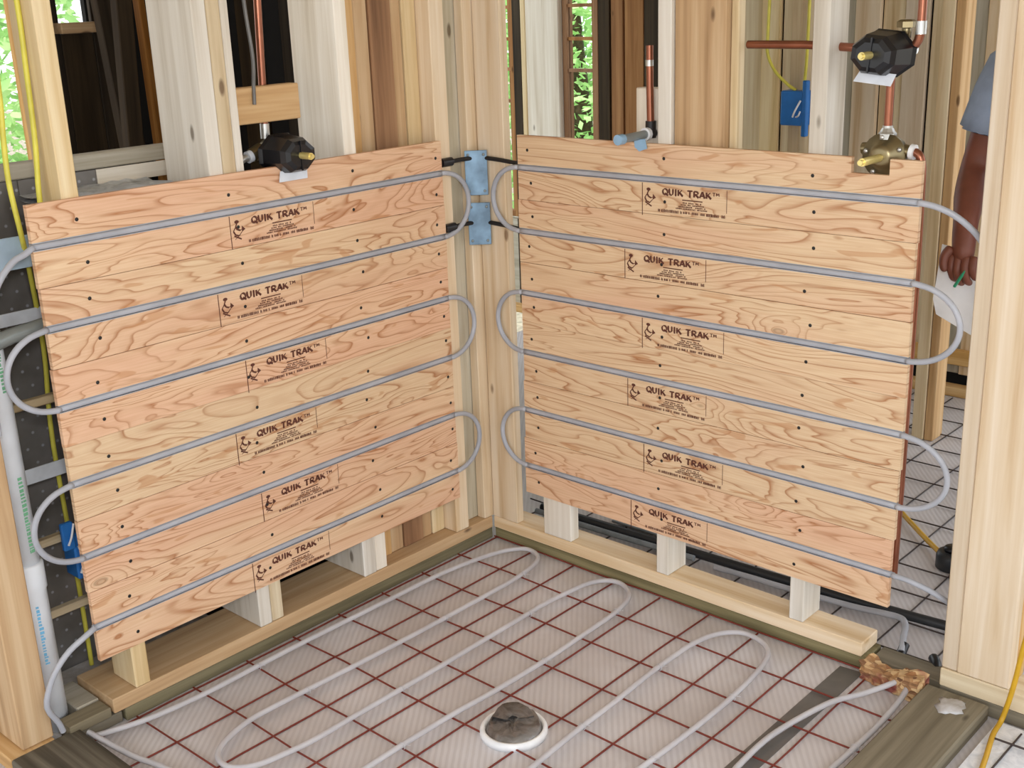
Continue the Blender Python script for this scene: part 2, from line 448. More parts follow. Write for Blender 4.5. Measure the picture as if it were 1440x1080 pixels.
# --- back wall of the room behind the right wall
wb = setting('wall_back')
BY = 2.2
def boards(x0, x1, tones, wr_=(.075, .12), z0=.08, z1=CZ):
    x = x0; i = 0
    while x < x1 - .01:
        w = min(random.uniform(*wr_), x1 - x)
        dz = random.choice((0, .012, .022))
        lum(wb, 'board', (x, x + w - random.choice((.003, .01)), BY + dz, BY + .025 + dz, z0, z1), random.choice(tones), 'z'); x += w; i += 1
MB().box(-1.283, .95, BY + .05, BY + .06, 0, CZ).build('shade_backing', M['shade'], wb)  # black sheet added to stop daylight between the boards
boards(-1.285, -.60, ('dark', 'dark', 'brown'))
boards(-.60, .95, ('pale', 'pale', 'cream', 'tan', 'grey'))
lum(wb, 'stud', (-1.722, -1.51, BY - .03, BY + .02, 0, CZ), 'white', 'z')
lum(wb, 'stud', (-1.765, -1.735, BY - .02, BY + .02, 0, CZ), 'pale', 'z')
lum(wb, 'stud', (-1.83, -1.775, BY - .01, BY + .03, 0, CZ), 'dark', 'z')
lum(wb, 'bottom_plate', (-1.9, .95, BY - .06, BY - .001, .001, .04), 'tan', 'x')
lum(wb, 'blocking', (.35, .75, BY - .04, BY - .002, .13, .19), 'tan', 'x')
MB().box(-1.505, -1.29, BY - .01, BY + .02, .0, .86).build('board', lumber('grey', 'x'), wb)
MB().box(-1.98, -1.835, BY - .01, BY + .02, .0, .50).build('board', lumber('grey', 'x'), wb)
lum(wb, 'stud', (-2.06, -1.98, BY - .02, BY + .02, 0, CZ), 'brown', 'z')
wm = setting('wall_middle')
lum(wm, 'stud', (.655, .70, 1.60, 1.69, .001, CZ), 'pale', 'z')
lum(wm, 'stud', (.702, .735, 1.605, 1.69, .001, CZ), 'tan', 'z')
lum(wm, 'stud', (.27, .31, 1.28, 1.36, .001, CZ), 'pale', 'z')
lum(wm, 'stud', (.385, .42, 1.25, 1.34, .001, CZ), 'pale', 'z')

def window(name, x0, x1, z0, z1, yy, rails, mull):
    w = setting(name)
    tone = lumber('brown', 'z')
    MB().box(x0, x0 + .028, yy, yy + .05, z0, z1, c=.002).build('frame_stile', tone, w)
    MB().box(x1 - .028, x1, yy, yy + .05, z0, z1, c=.002).build('frame_stile', tone, w)
    MB().box(x0 + .028, x1 - .028, yy, yy + .05, z0, z0 + .03, c=.002).build('frame_rail', tone, w)
    MB().box(x0 + .028, x1 - .028, yy, yy + .05, z1 - .03, z1, c=.002).build('frame_rail', tone, w)
    for m in mull: MB().box(m - .008, m + .008, yy + .01, yy + .035, z0 + .03, z1 - .03).build('glazing_bar', tone, w)
    for r in rails: MB().box(x0 + .028, x1 - .028, yy + .008, yy + .036, r - .008, r + .008).build('glazing_bar', tone, w)
    MB().box(x0 + .028, x1 - .028, yy + .02, yy + .024, z0 + .03, z1 - .03).build('pane', M['glass'], w)
window('window_1', -1.508, -1.287, .87, 2.3, BY, (1.27, 1.42, 1.575, 1.73, 1.9), (-1.322,))
window('window_2', -1.978, -1.832, .51, 2.3, BY, (1.11, 1.27, 1.42, 1.575, 1.73, 1.9), (-1.868,))

# ------------------------------------------------------------------ heating panels
PH, PT, GR = .1778, .0127, .0085
def board_mesh(length, notch=None):
    mb = MB(); h = PH/2 - .0006
    z1 = h if not notch else notch[2]
    def prof(top): return [(-PT, -h), (0, -h), (0, -GR), (-.0118, -GR), (-.0118, GR), (0, GR), (0, top), (-PT, top)]
    # local: X along the board, Y outward is -Y... outline in (y,z), extruded along x
    segs = [(0, length, h)]
    if notch: segs = [(0, notch[0], h), (notch[0], notch[1], notch[2]), (notch[1], length, h)]
    for a, b, top in segs:
        mb.prism([(-yy, z) for yy, z in prof(top)], a, b, 'x')
    return mb
def label_mesh():
    """printed mark, local (s right, t down) on the board face; y = -0.0004 outward"""
    mb = MB(); Y = -.0005
    def quad(p): mb.add([(a, Y, -b) for a, b in p], [tuple(range(len(p)))])
    def rect(s0, s1, t0, t1): quad([(s0, t0), (s1, t0), (s1, t1), (s0, t1)])
    def stroke(pts, w):
        nx, ny = w*.8, w*.45
        for (a, b), (c, d) in zip(pts[:-1], pts[1:]):
            L = math.hypot(c-a, d-b) or 1; px, py = -(d-b)/L, (c-a)/L
            dot = abs(px*.87 - py*.5) * w*.55 + w*.28
            quad([(a+px*dot, b+py*dot), (c+px*dot, d+py*dot), (c-px*dot, d-py*dot), (a-px*dot, b-py*dot)])
    def arc(cx, cy, rx, ry, a0, a1, n=14):
        return [(cx + rx*math.cos(math.radians(a0+(a1-a0)*i/n)), cy + ry*math.sin(math.radians(a0+(a1-a0)*i/n))) for i in range(n+1)]
    G = {'Q': [arc(.5, .5, .48, .5, -60, 300), [(.45, .72), (.75, .95), (1.1, 1.08)]],
         'U': [[(.02, .02), (.28, .02)], [(.14, .02), (.16, .65)] + arc(.5, .65, .34, .33, 180, 0, 8) + [(.86, .02)], [(.74, .02), (.98, .02)]],
         'I': [[(.5, 0), (.5, 1)], [(.2, .02), (.8, .02)], [(.2, .98), (.8, .98)]],
         'K': [[(.12, 0), (.12, 1)], [(.85, .0), (.14, .55)], [(.34, .42), (.98, 1.02)]],
         'T': [[(0, .12), (.06, .02), (.98, .0)], [(.5, .02), (.46, 1)], [(.3, .98), (.66, .98)]],
         'R': [[(.12, 0), (.12, 1)], [(.12, .03)] + arc(.45, .27, .42, .25, -90, 90, 8) + [(.12, .53)], [(.38, .53), (.98, 1.02)]],
         'A': [[(0, 1.02), (.5, -.05), (.95, 1.02)], [(.2, .66), (.78, .64)]],
         'M': [[(.05, 1), (.12, 0), (.5, .7), (.86, 0), (.95, 1)]]}
    def text(txt, s, t, w, h, gap, sw):
        for ch in txt:
            if ch == ' ': s += w*.7; continue
            ww = w*(.45 if ch == 'I' else 1)
            for pl in G[ch]: stroke([(s + x*ww, t + yy*h) for x, yy in pl], sw)
            s += ww + gap
        return s
    e = text('QUIK TRAK', .064, .0135, .0155, .0150, .0025, .0036)
    text('TM', e + .001, .013, .009, .0075, .0015, .0016)
    rect(0, .0022, .003, .086)
    rect(.2515, .2530, .004, .060)
    rect(.123, .183, .0365, .0392)
    rnd = random.Random(3)
    def fine(s0, s1, t, h):
        s = s0
        while s < s1:
            w = rnd.uniform(.0016, .0034)
            if rnd.random() < .86: rect(s, min(s + w, s1), t + rnd.uniform(0, h*.25), t + h)
            s += w + rnd.uniform(.0006, .0014)
    for s0, s1, t in ((.124, .182, .0425), (.119, .188, .0475), (.112, .192, .0525), (.104, .197, .0575)): fine(s0, s1, t, .0038)
    fine(.050, .122, .0650, .0078); fine(.126, .19, .0655, .0066); fine(.194, .249, .0650, .0078)
    # emblem: head disc, curved body with pointed tail and crossed base
    quad(arc(.0205, .0185, .0065, .0042, 0, 342, 12))
    stroke([(.0205, .022), (.0165, .030), (.0205, .037), (.029, .040), (.036, .036)], .003)
    quad([(.034, .029), (.0435, .0385), (.033, .0445)])
    stroke([(.0165, .030), (.009, .040), (.014, .049), (.024, .052), (.033, .044)], .0026)
    stroke([(.012, .060), (.028, .050)], .0024); stroke([(.010, .051), (.030, .061)], .0024)
    return mb
ME_board = {}
ME_label = label_mesh().mesh('printed_label', M['ink'])
ME_screw = MB().lathe([(.0044, -.004), (.0044, .0004), (.0034, .0010)], 10).mesh('screw', M['screw'])
def track_mesh(length):
    mb = MB(); e = .0004
    for z0, z1 in ((-.0092, -.0074), (.0074, .0092)): mb.box(.001, length - .001, -e, .0116, z0, z1)
    mb.box(.001, length - .001, .0104, .0116, -.0073, .0073)
    return mb
def heating_panel(label, origin, rz, length, zbot, labels, cols, xoff, notch, pos):
    root = thing('radiant_heating_unit', label, 'heating panel', origin)
    root.rotation_euler = (0, 0, rz)
    me_b = board_mesh(length).mesh('board', M['ply']); me_t = track_mesh(length).mesh('track', M['track'])
    me_n = board_mesh(length, notch).mesh('board', M['ply']) if notch else me_b
    for i in range(6):
        zc = zbot + PH*(5.5 - i)
        b = link('board', me_n if (notch and i == 0) else me_b, root, (xoff[i], random.uniform(-.0012, .0012), zc))
        b['label'] = pos[i] + ' grooved plywood board'
        link('track', me_t, b, (0, 0, 0))
        link('printed_label', ME_label, b, (labels[i] - xoff[i], 0, -GR + .001))
        for cx in cols:
            for sz in (-.047, .046):
                s = link('screw', ME_screw, b)
                s.matrix_local = Matrix.Translation((cx - xoff[i] + random.uniform(-.012, .012), 0, sz + random.uniform(-.009, .009))) @ Matrix.Rotation(math.radians(90), 4, 'X')
    return root
POS = ('topmost', 'second from top', 'third from top', 'fourth from top', 'fifth from top', 'lowest')
# left panel: local x runs from the outer (left) end toward the corner (world +y)
heating_panel('grooved plywood heating panel of six boards on the left stud wall', (PT + .0003, -1.352, 0), math.radians(90), 1.196, .1955,
              [1.352 - v for v in (.867, .923, .866, .916, .861, .912)], (.108, .50, .875, 1.175), (0, .002, -.001, .001, 0, .002), None, POS)
heating_panel('grooved plywood heating panel of six boards notched for a brass valve, right stud wall', (.163, -PT - .0003, 0), 0, 1.158, .204,
              [v - .163 for v in (.59, .533, .59, .54, .594, .55)], (.04, .49, .905), (.003, 0, .002, .001, -.002, -.006), (.995, 1.085, .053), POS)

# ------------------------------------------------------------------ tubes in the wall panels
TR = .0070
def semi(c, r, a0, a1, n=10):
    return [(c[0] + r[0]*math.cos(math.radians(a0+(a1-a0)*i/n)), c[1] + r[1]*math.sin(math.radians(a0+(a1-a0)*i/n))) for i in range(n+1)]
zL = [.1955 + PH*(5.5 - i) for i in range(6)]
yo, yi = -1.352, -.156
path = [(-1.490, .80), (-1.486, .93), (-1.478, 1.0), (-1.462, 1.062), (-1.436, 1.115), (-1.40, 1.152), (-1.372, zL[0] - .010)]
for i in range(6):
    rng = [yo, yi] if i % 2 == 0 else [yi, yo]
    path += [(rng[0] + (rng[1]-rng[0])*k, zL[i]) for k in (0, .02, .25, .5, .75, .98, 1)]
    if i < 5:
        zc = (zL[i] + zL[i+1])/2
        path += (semi((yi, zc), (.098, PH/2), 85, -85, 10) if i % 2 == 0 else semi((yo, zc), (.101, PH/2), 95, 265, 10))
tl = [(PT - .0030 if yo + .02 <= a <= yi - .02 else PT + .001, a, b) for a, b in path]
tl += [(.012, -1.385, .270), (.006, -1.415, .252), (.0, -1.445, .222), (-.006, -1.468, .182), (-.010, -1.482, .13), (-.010, -1.462, .08), (-.010, -1.455, .052)]
tag(MB().tube(spline(tl, 3), TR, 10).build('heating_tube', M['pex']), 'grey plastic tube snaking through the grooves of the left plywood panel', 'tube')
zR = [.204 + PH*(5.5 - i) for i in range(6)]
xi, xo = .163, 1.322
path = [(1.475, .80, .11), (1.472, .95, .10), (1.468, 1.02, .075), (1.458, 1.07, .05), (1.443, 1.11, .028), (1.422, 1.138, .012), (1.395, 1.160, .0), (1.365, 1.174, -.008), (1.34, 1.180, -.012)]
tr_ = [(a, c, b) for a, b, c in path]
for i in range(6):
    rng = [xo, xi] if i % 2 == 0 else [xi, xo]
    tr_ += [(rng[0] + (rng[1]-rng[0])*k, -PT - (.001 if k in (0, 1) else -.0030), zR[i]) for k in (0, .02, .25, .5, .75, .98, 1)]
    if i < 5:
        zc = (zR[i] + zR[i+1])/2
        for a, b in (semi((xi, zc), (.094, PH/2), 95, 265, 10) if i % 2 == 0 else semi((xo, zc), (.112, PH/2), 85, -85, 10)):
            tr_.append((a, -PT - .001, b))
tr_ += [(1.35, -.011, .292), (1.38, -.006, .285), (1.41, .005, .272), (1.435, .022, .252), (1.455, .055, .222), (1.468, .095, .18), (1.472, .105, .12)]
tag(MB().tube(spline(tr_, 3), TR, 10).build('heating_tube', M['pex']), 'grey plastic tube snaking through the grooves of the right plywood panel', 'tube')

# black sleeves and blue nail plates in the corner
for z, lb in ((1.196, 'upper black sleeved pipe crossing the corner behind the nail plate'), (1.012, 'lower black sleeved pipe crossing the corner behind the nail plate')):
    t = thing('sleeved_pipe', lb, 'pipe', (0, 0, z))
    MB().tube(spline([(.004, -.15, .0), (.004, -.09, .004), (.008, -.05, .004), (.016, -.012, .003), (.05, -.008, .003), (.10, -.006, .0), (.158, -.008, -.004)], 5), .0062, 8).build('pipe', M['sleeve'], t)
    MB().tube([(.006, -.152, .004), (.006, -.112, .004)], .0125, 10).build('end_clamp', M['black'], t)
def nail_plate(z0, z1, lb, dx):
    t = thing('nail_plate', lb, 'metal plate', (.022 + dx, -.03, z0), 'blue nail plates in the corner')
    t.rotation_euler = (0, 0, math.radians(43))
    h = z1 - z0
    MB().box(-.032, .032, -.0015, .0015, 0, h, c=.001).build('plate', M['nailplate'], t)
    for a in (-.022, .022):
        for b in (.012, h - .012):
            MB().lathe([(.004, 0), (.004, .002), (.002, .003)], 8, ax=Matrix.Translation((a, -.0015, b)) @ Matrix.Rotation(math.radians(90), 4, 'X')).build('nail', M['greypipe'], t)
nail_plate(1.095, 1.222, 'upper pale blue steel nail plate in the room corner', 0)
nail_plate(.952, 1.074, 'lower darker blue steel nail plate in the room corner', .004)

# ------------------------------------------------------------------ floor: wire mesh, tubes, drain, strip
MS = .159
def wire_mesh(label, xs, ys, xr, yr, mat, z, origin=(0, 0, 0), r=.0024, skip=None):
    t = thing('wire_mesh', label, 'wire mesh', origin)
    rn = random.Random(len(xs)*7 + len(ys))
    def wob(p, q, zz):
        n = 7; ph = rn.uniform(0, 6)
        return [Vector(p).lerp(Vector(q), i/n) + Vector((.0035*math.sin(ph + i*1.9), .0035*math.cos(ph + i*2.3), zz + .0015*math.sin(i*2 + ph))) for i in range(n+1)]
    for x in xs: MB().tube(wob((x, yr[0], 0), (x, yr[1], 0), z), r, 6).build('wire', mat, t)
    for y in ys:
        gaps = [(xr[0], xr[1])]
        MB().tube(wob((xr[0], y, 0), (xr[1], y, 0), z + .0042), r, 6).build('wire', mat, t)
    return t
wire_mesh('rust red wire grid laid over the shower floor sheet', [.009 + MS*j for j in range(9)], [-.004 - MS*i for i in range(9)], (.004, 1.42), (-.002, -1.405), M['wire'], .0035)
wire_mesh('dark wire grid on the floor of the room seen through the stud wall', [-.02 + .155*j for j in range(16)], [.13 + .155*i for i in range(13)], (-.1, 2.35), (.10, 2.12), M['wired'], .0035)

tag(MB().box(1.60, 3.2, -1.9, -.02, .001, .012).build('foam_sheet', M['whitesheet']), 'crumpled white foam sheet on the floor right of the curb plank', 'foam sheet')
wire_mesh('dark wire grid on the white foam sheet right of the curb plank', [1.66 + .155*j for j in range(8)], [-.10 - .155*i for i in range(8)], (1.615, 2.95), (-.04, -1.45), M['wired'], .016)

FT = .0070
def floor_tube(pts, label, ties, z=.0175):
    t = thing('floor_tube', label, 'tube', (pts[0][0], pts[0][1], 0))
    o = Vector((pts[0][0], pts[0][1], 0))
    p3 = [Vector((p[0], p[1], p[2] if len(p) > 2 else z)) - o for p in pts]
    MB().tube(spline(p3, 5), FT, 10).build('tube', M['pexf'], t)
    for x, y in ties:
        c = Vector((x, y, .016)) - o
        MB().tube([c + Vector((math.cos(a)*.0088, .0, math.sin(a)*.0088)) for a in [2*math.pi*k/10 for k in range(11)]], .0013, 5).tube(
            [c + Vector((.006, 0, .006)), c + Vector((.017, .011, .003))], .0008, 5).build('cable_tie', M['pexf'], t)
    return t
A = [(.004, -1.408, .017), (.022, -1.37, .0175), (.052, -1.265), (.064, -1.122), (.062, -.96), (.061, -.812), (.063, -.646), (.066, -.486), (.068, -.33), (.083, -.195), (.107, -.098), (.137, -.043),
     (.171, -.024), (.218, -.04), (.246, -.086), (.262, -.181), (.265, -.27), (.265, -.5), (.262, -.66), (.257, -.813), (.251, -.949), (.246, -1.06), (.248, -1.127), (.266, -1.194), (.292, -1.24),
     (.327, -1.262), (.369, -1.258), (.405, -1.215), (.422, -1.139), (.43, -1.07), (.43, -.959), (.431, -.816), (.432, -.667), (.43, -.495), (.429, -.34), (.428, -.264), (.435, -.18),
     (.448, -.089), (.476, -.04), (.52, -.026), (.572, -.054), (.600, -.104), (.614, -.188), (.618, -.3), (.622, -.431), (.622, -.52), (.617, -.671), (.608, -.788), (.604, -.926),
     (.604, -1.046), (.605, -1.2), (.62, -1.30), (.66, -1.345), (.72, -1.345), (.77, -1.29), (.80, -1.18)]
floor_tube(A, 'white tube looping back and forth over the red grid beside the left wall', [(.064, -.322), (.063, -.96), (.265, -.16), (.265, -.482), (.252, -.95), (.431, -.322), (.431, -.8), (.61, -.163), (.622, -.482), (.605, -.96)])
B = [(.80, -1.28), (.86, -1.2), (.89, -1.06), (.891, -.902), (.887, -.825), (.878, -.672), (.874, -.521), (.866, -.358), (.866, -.25), (.869, -.181), (.885, -.11), (.918, -.062), (.958, -.047), (1.012, -.062), (1.045, -.097),
     (1.062, -.15), (1.072, -.22), (1.080, -.319), (1.082, -.417), (1.081, -.512), (1.075, -.673), (1.069, -.757), (1.067, -.95), (1.07, -1.2)]
floor_tube(B, 'white tube making one narrow hairpin on the red grid right of the drain', [(.866, -.322), (.876, -.642), (1.08, -.322), (1.075, -.642)])
Cc = [(1.245, -1.2), (1.242, -.85), (1.239, -.602), (1.234, -.538), (1.231, -.426), (1.244, -.32), (1.273, -.195), (1.313, -.118), (1.356, -.05, .03), (1.378, -.012, .045)]
floor_tube(Cc, 'white tube curving across the grey strip up to the splintered block', [])
D = [(1.39, -1.2), (1.395, -.8), (1.396, -.488), (1.395, -.417), (1.398, -.344), (1.400, -.203), (1.397, -.09, .024), (1.39, -.03, .032)]
floor_tube(D, 'white tube running along the curb plank toward the splintered block', [(1.398, -.322)])
E_ = [(.012, -1.406, .033), (.045, -1.402, .032), (.10, -1.39, .024), (.17, -1.375), (.23, -1.36), (.30, -1.35), (.40, -1.345), (.54, -1.35)]
floor_tube(E_, 'short white tube running forward from the foot of the white drain pipe', [])

t = thing('floor_drain', 'round floor drain, white plastic ring sealed with dark foil tape', 'drain', (.752, -.742, 0))
prof = [(.070, 0), (.070, .010), (.066, .016), (.061, .016), (.058, .008), (.058, 0)]
mb = MB()
n = 32
vs_ = [(r*math.cos(2*math.pi*k/n), r*math.sin(2*math.pi*k/n), z) for r, z in prof for k in range(n)]
mb.add(vs_, [(i*n+k, i*n+(k+1) % n, ((i+1) % len(prof))*n+(k+1) % n, ((i+1) % len(prof))*n+k) for i in range(len(prof)) for k in range(n)], True)
mb.build('ring', M['ppl'], t)
mb = MB(); rings = 7; vs_ = [(0, 0, .020)]
rn = random.Random(5)
for j in range(1, rings+1):
    for k in range(n):
        r = .0585*j/rings
        zz = .020 + .0035*rn.uniform(-1, 1) + .008*max(0, .5 + r*math.sin(2*math.pi*k/n)/.0585)*(1 if j < rings else .3) - (.010 if j == rings else 0)
        vs_.append((r*math.cos(2*math.pi*k/n), r*math.sin(2*math.pi*k/n), zz))
fs = [(0, 1+k, 1+(k+1) % n) for k in range(n)] + [(1+j*n+k, 1+(j+1)*n+k, 1+(j+1)*n+(k+1) % n, 1+j*n+(k+1) % n) for j in range(rings-1) for k in range(n)]
mb.add(vs_, fs, True); mb.build('foil_cover', M['foilcap'], t)
# flap of tape standing up at the back of the cover
mb = MB(); N_ = 10
fl = []
for k in range(N_+1):
    a = math.radians(20 + 150*k/N_) + math.radians(38)
    fl.append((.052*math.cos(a), .052*math.sin(a), .012)); 
for k in range(N_+1):
    a = math.radians(20 + 150*k/N_) + math.radians(38)
    h = .018 + .014*math.sin(math.pi*k/N_) + rn.uniform(-.002, .002)
    fl.append((.044*math.cos(a), .044*math.sin(a), .012 + h))
for k in range(N_+1):
    a = math.radians(20 + 150*k/N_) + math.radians(38)
    fl.append((.012*math.cos(a), .012*math.sin(a), .030 + rn.uniform(-.002, .002)))
mb.add(fl, [(r*(N_+1)+k, r*(N_+1)+k+1, (r+1)*(N_+1)+k+1, (r+1)*(N_+1)+k) for r in range(2) for k in range(N_)], True)
mb.build('foil_flap', M['foilcap'], t)
t.scale = (1.14, 1.14, 1.14)

# grey flat strip under the grid
mb = MB(); mb.prism([(1.203, -.014), (1.262, -.008), (1.262, -1.38), (1.203, -1.38)], .0004, .0022, 'z')
tag(mb.build('metal_strip', M['strip']), 'flat dark grey strip lying under the red grid near the curb plank', 'strip')

# splintered chip wood block at the doorway
bm = bmesh.new(); bmesh.ops.create_grid(bm, x_segments=12, y_segments=7, size=.5); bm.free()
rn = random.Random(11); mb = MB(); nx, ny, nz = 11, 5, 4
def chipnode(i, j, k):
    x = i/nx; y = j/ny; z = k/nz
    jit = lambda s: rn.uniform(-s, s)
    return Vector((x*.155 + jit(.006), (y-.5)*.052 + jit(.005), z*(.05 - .014*math.sin(x*5)) + jit(.004) if k else .002))
nodes = {(i, j, k): chipnode(i, j, k) for i in range(nx+1) for j in range(ny+1) for k in range(nz+1)}
idx = {}; vs_ = []
def vid(key):
    if key not in idx: idx[key] = len(vs_); vs_.append(nodes[key])
    return idx[key]
fs = []
for i in range(nx):
    for j in range(ny):
        for k in (0, nz): fs.append([vid((i, j, k)), vid((i+1, j, k)), vid((i+1, j+1, k)), vid((i, j+1, k))])
    for k in range(nz):
        for j in (0, ny): fs.append([vid((i, j, k)), vid((i+1, j, k)), vid((i+1, j, k+1)), vid((i, j, k+1))])
for j in range(ny):
    for k in range(nz):
        for i in (0, nx): fs.append([vid((i, j, k)), vid((i, j+1, k)), vid((i, j+1, k+1)), vid((i, j, k+1))])
mb.add(vs_, fs)
o = mb.build('splintered_block', M['chips'], None, (1.268, -.008, 0)); o.rotation_euler = (0, 0, math.radians(-9))
tag(o, 'splintered reddish brown wood block on the floor at the doorway', 'wood scrap')
t = thing('tube_stub', 'grey tube bent down into black tape behind the splintered block', 'tube', (1.30, .2, 0))
MB().tube(spline([(-.62, .02, .02), (-.5, .03, .02), (-.40, .035, .02), (-.2, .05, .022), (-.10, .048, .034), (-.05, .03, .045), (-.022, -.01, .05), (-.008, -.05, .045), (.004, -.08, .038), (.01, -.10, .030)], 5), .0085, 10).build('tube', M['pex'], t)
MB().tube([(.006, -.072, .036), (.010, -.105, .02)], .0125, 10).build('tape', M['black'], t)
tag(MB().tube(spline([(1.385, .12, .03), (1.40, .10, .03), (1.412, .075, .02)], 4), .013, 10).build('pipe_offcut', M['black']), 'small black pipe end beside the foot of the doorway stud', 'pipe')

mb = MB(); rn = random.Random(21); n = 22
ring = lambda r, z: [(r*rn.uniform(.75, 1.2)*math.cos(2*math.pi*k/n)*.75, r*rn.uniform(.75, 1.2)*math.sin(2*math.pi*k/n), z) for k in range(n)]
vs_ = ring(.042, 0) + ring(.030, .0025) + ring(.014, .004) + [(0, 0, .0045)]
mb.add(vs_, [(r*n+k, r*n+(k+1) % n, (r+1)*n+(k+1) % n, (r+1)*n+k) for r in range(2) for k in range(n)] + [(2*n+k, 2*n+(k+1) % n, 3*n) for k in range(n)] + [tuple(range(n))], True)
tag(mb.build('plaster_dust', M['dust'], None, (1.508, -.07, .0405)), 'small pale heap of plaster dust on the curb plank by the doorway', 'dust')
# next room floor items
tag(MB().tube(spline([(.0, .235, .0235), (.4, .25, .0235), (.8, .265, .0235), (1.1, .282, .0235), (1.34, .302, .0235), (1.42, .31, .0235), (1.55, .33, .0235)], 5), .0135, 10).build('black_pipe', M['black_pipe']), 'black pipe lying on the floor behind the right stud wall', 'pipe')
tag(MB().tube(spline([(.0, .205, .02), (.3, .215, .02), (.6, .232, .02)], 5), .009, 10).build('grey_pipe', M['bluegrey']), 'grey tube lying on the floor against the right stud wall', 'pipe')
tag(MB().box(.24, .47, .30, .44, .011, .018).build('slate_offcut', M['bluegrey']), 'blue grey slab offcut on the floor behind the right panel', 'slab')
t = thing('pipe_cover', 'black round cap standing on the floor by the doorway', 'cap', (1.20, .672, 0))
MB().lathe([(.04, 0), (.045, .004), (.045, .04), (.040, .052), (.03, .055)], 24).build('cap_body', M['black_pipe'], t)
MB().lathe([(.024, .055), (.024, .066), (.018, .070)], 16).build('cap_knob', M['black'], t)
tag(MB().tube(spline([(.76, 1.08, .018), (.912, .934, .018), (1.03, .82, .018), (1.10, .752, .02), (1.162, .692, .024)], 5), .008, 8).build('yellow_cable', M['yellow2']), 'amber yellow cable on the floor leading to the black cap', 'cable')
tag(MB().tube(spline([(1.70, .13, CZ - .02), (1.70, .13, 1.6), (1.70, .12, 1.0), (1.68, .0, .6), (1.66, -.03, .35), (1.643, -.034, .235), (1.63, -.036, .12), (1.612, -.03, .03), (1.615, -.09, .02), (1.637, -.193, .02), (1.66, -.32, .02), (1.70, -.6, .02)], 6), .006, 8).build('yellow_cable', M['yellow2']), 'amber yellow cable dropping onto the white foam sheet at lower right', 'cable')

# ------------------------------------------------------------------ plumbing
def copper(label, pts, joints=(), r=.0095, cap=None):
    t = thing('copper_pipe', label, 'pipe', pts[0])
    o = Vector(pts[0]); P = [Vector(p) - o for p in pts]
    MB().tube(P, r, 12).build('pipe', M['copper'], t)
    for a, b in joints:
        MB().tube([Vector(a) - o, Vector(b) - o], r*1.22, 12).build('solder_joint', M['solder'], t)
    return t
def bend(a, c, b, n=6):
    a, c, b = Vector(a), Vector(c), Vector(b)
    return [a*(1-t)**2 + c*2*t*(1-t) + b*t*t for t in [i/n for i in range(n+1)]]
def covered_valve(label, base, rot, scale=1):
    t = thing('shower_valve', label, 'valve', base)
    t.matrix_world = Matrix.Translation(base) @ rot
    # local: +Z outward from the wall, +Y up
    def octo(rx, ry, z, ch=.38): 
        return [(rx, -ry*ch, z), (rx, ry*ch, z), (rx*ch*1.2, ry, z), (-rx*ch*1.2, ry, z), (-rx, ry*ch, z), (-rx, -ry*ch, z), (-rx*ch*1.2, -ry, z), (rx*ch*1.2, -ry, z)]
    mb = MB(); secs = [octo(.062, .046, 0), octo(.064, .048, .004), octo(.058, .045, .012), octo(.050, .040, .07), octo(.044, .034, .084), octo(.032, .025, .088)]
    vs_ = [p for s_ in secs for p in s_]
    fs = [(i*8+k, i*8+(k+1) % 8, (i+1)*8+(k+1) % 8, (i+1)*8+k) for i in range(len(secs)-1) for k in range(8)] + [tuple(range(8)), tuple((len(secs)-1)*8 + k for k in range(8))]
    mb.add(vs_, fs); cv = mb.build('guard_cover', M['black'], t)
    mb = MB(); mb.prism([(-.046, .0), (.040, .0), (.046, .026), (-.036, .026)], -.001, .001, 'z')
    lb = mb.build('paper_label', M['wlabel'], cv); lb.matrix_local = Matrix.Translation((0, -.062, .052)) @ Matrix.Rotation(math.radians(-14), 4, 'X')
    MB().box(-.002, .002, -.036, .036, .0865, .0905).build('moulded_rib', M['black'], cv)
    MB().tube([(0, .0, .06), (0, .0, .125)], .0085, 12).tube([(0, 0, .118), (0, 0, .132)], .0055, 10).build('stem', M['stem'], t)
    MB().lathe([(.030, -.05), (.036, -.04), (.036, -.01), (.030, -.001)], 16).build('valve_body', M['brass'], t)
    return t
# left valve, riser and side joint
covered_valve('black covered shower valve with brass stem above the left panel', (-.030, -.672, 1.286), Matrix.Rotation(math.radians(90), 4, 'Y') @ Matrix.Rotation(math.radians(90), 4, 'Z'))
copper('copper riser pipe above the left black valve', [(-.062, -.685, 1.335), (-.06, -.68, 1.45), (-.055, -.672, 1.7), (-.055, -.668, CZ - .01)], [((-.062, -.685, 1.322), (-.0615, -.684, 1.358))])
t = thing('brass_fitting', 'brass side fitting with white collar left of the black valve', 'fitting', (-.062, -.73, 1.285))
MB().tube([(0, .03, .012), (0, 0, .0)], .018, 12).build('fitting_body', M['brass'], t)
MB().tube([(0, -.002, 0), (0, -.014, -.003)], .015, 12).build('collar', M['wlabel'], t)
MB().tube([Vector(p) for p in bend((0, -.012, -.003), (0, -.052, -.004), (0, -.054, -.05))], .0095, 10).build('elbow', M['solder'], t)
tag(MB().tube(spline([(-.04, -.735, CZ - .02), (-.04, -.73, 1.9), (-.035, -.728, 1.65), (-.03, -.722, 1.52), (-.02, -.735, 1.45), (-.014, -.742, 1.41)], 5), .0045, 8).build('grey_wire', M['strip']), 'grey wire hanging beside the copper riser in the left wall', 'wire')

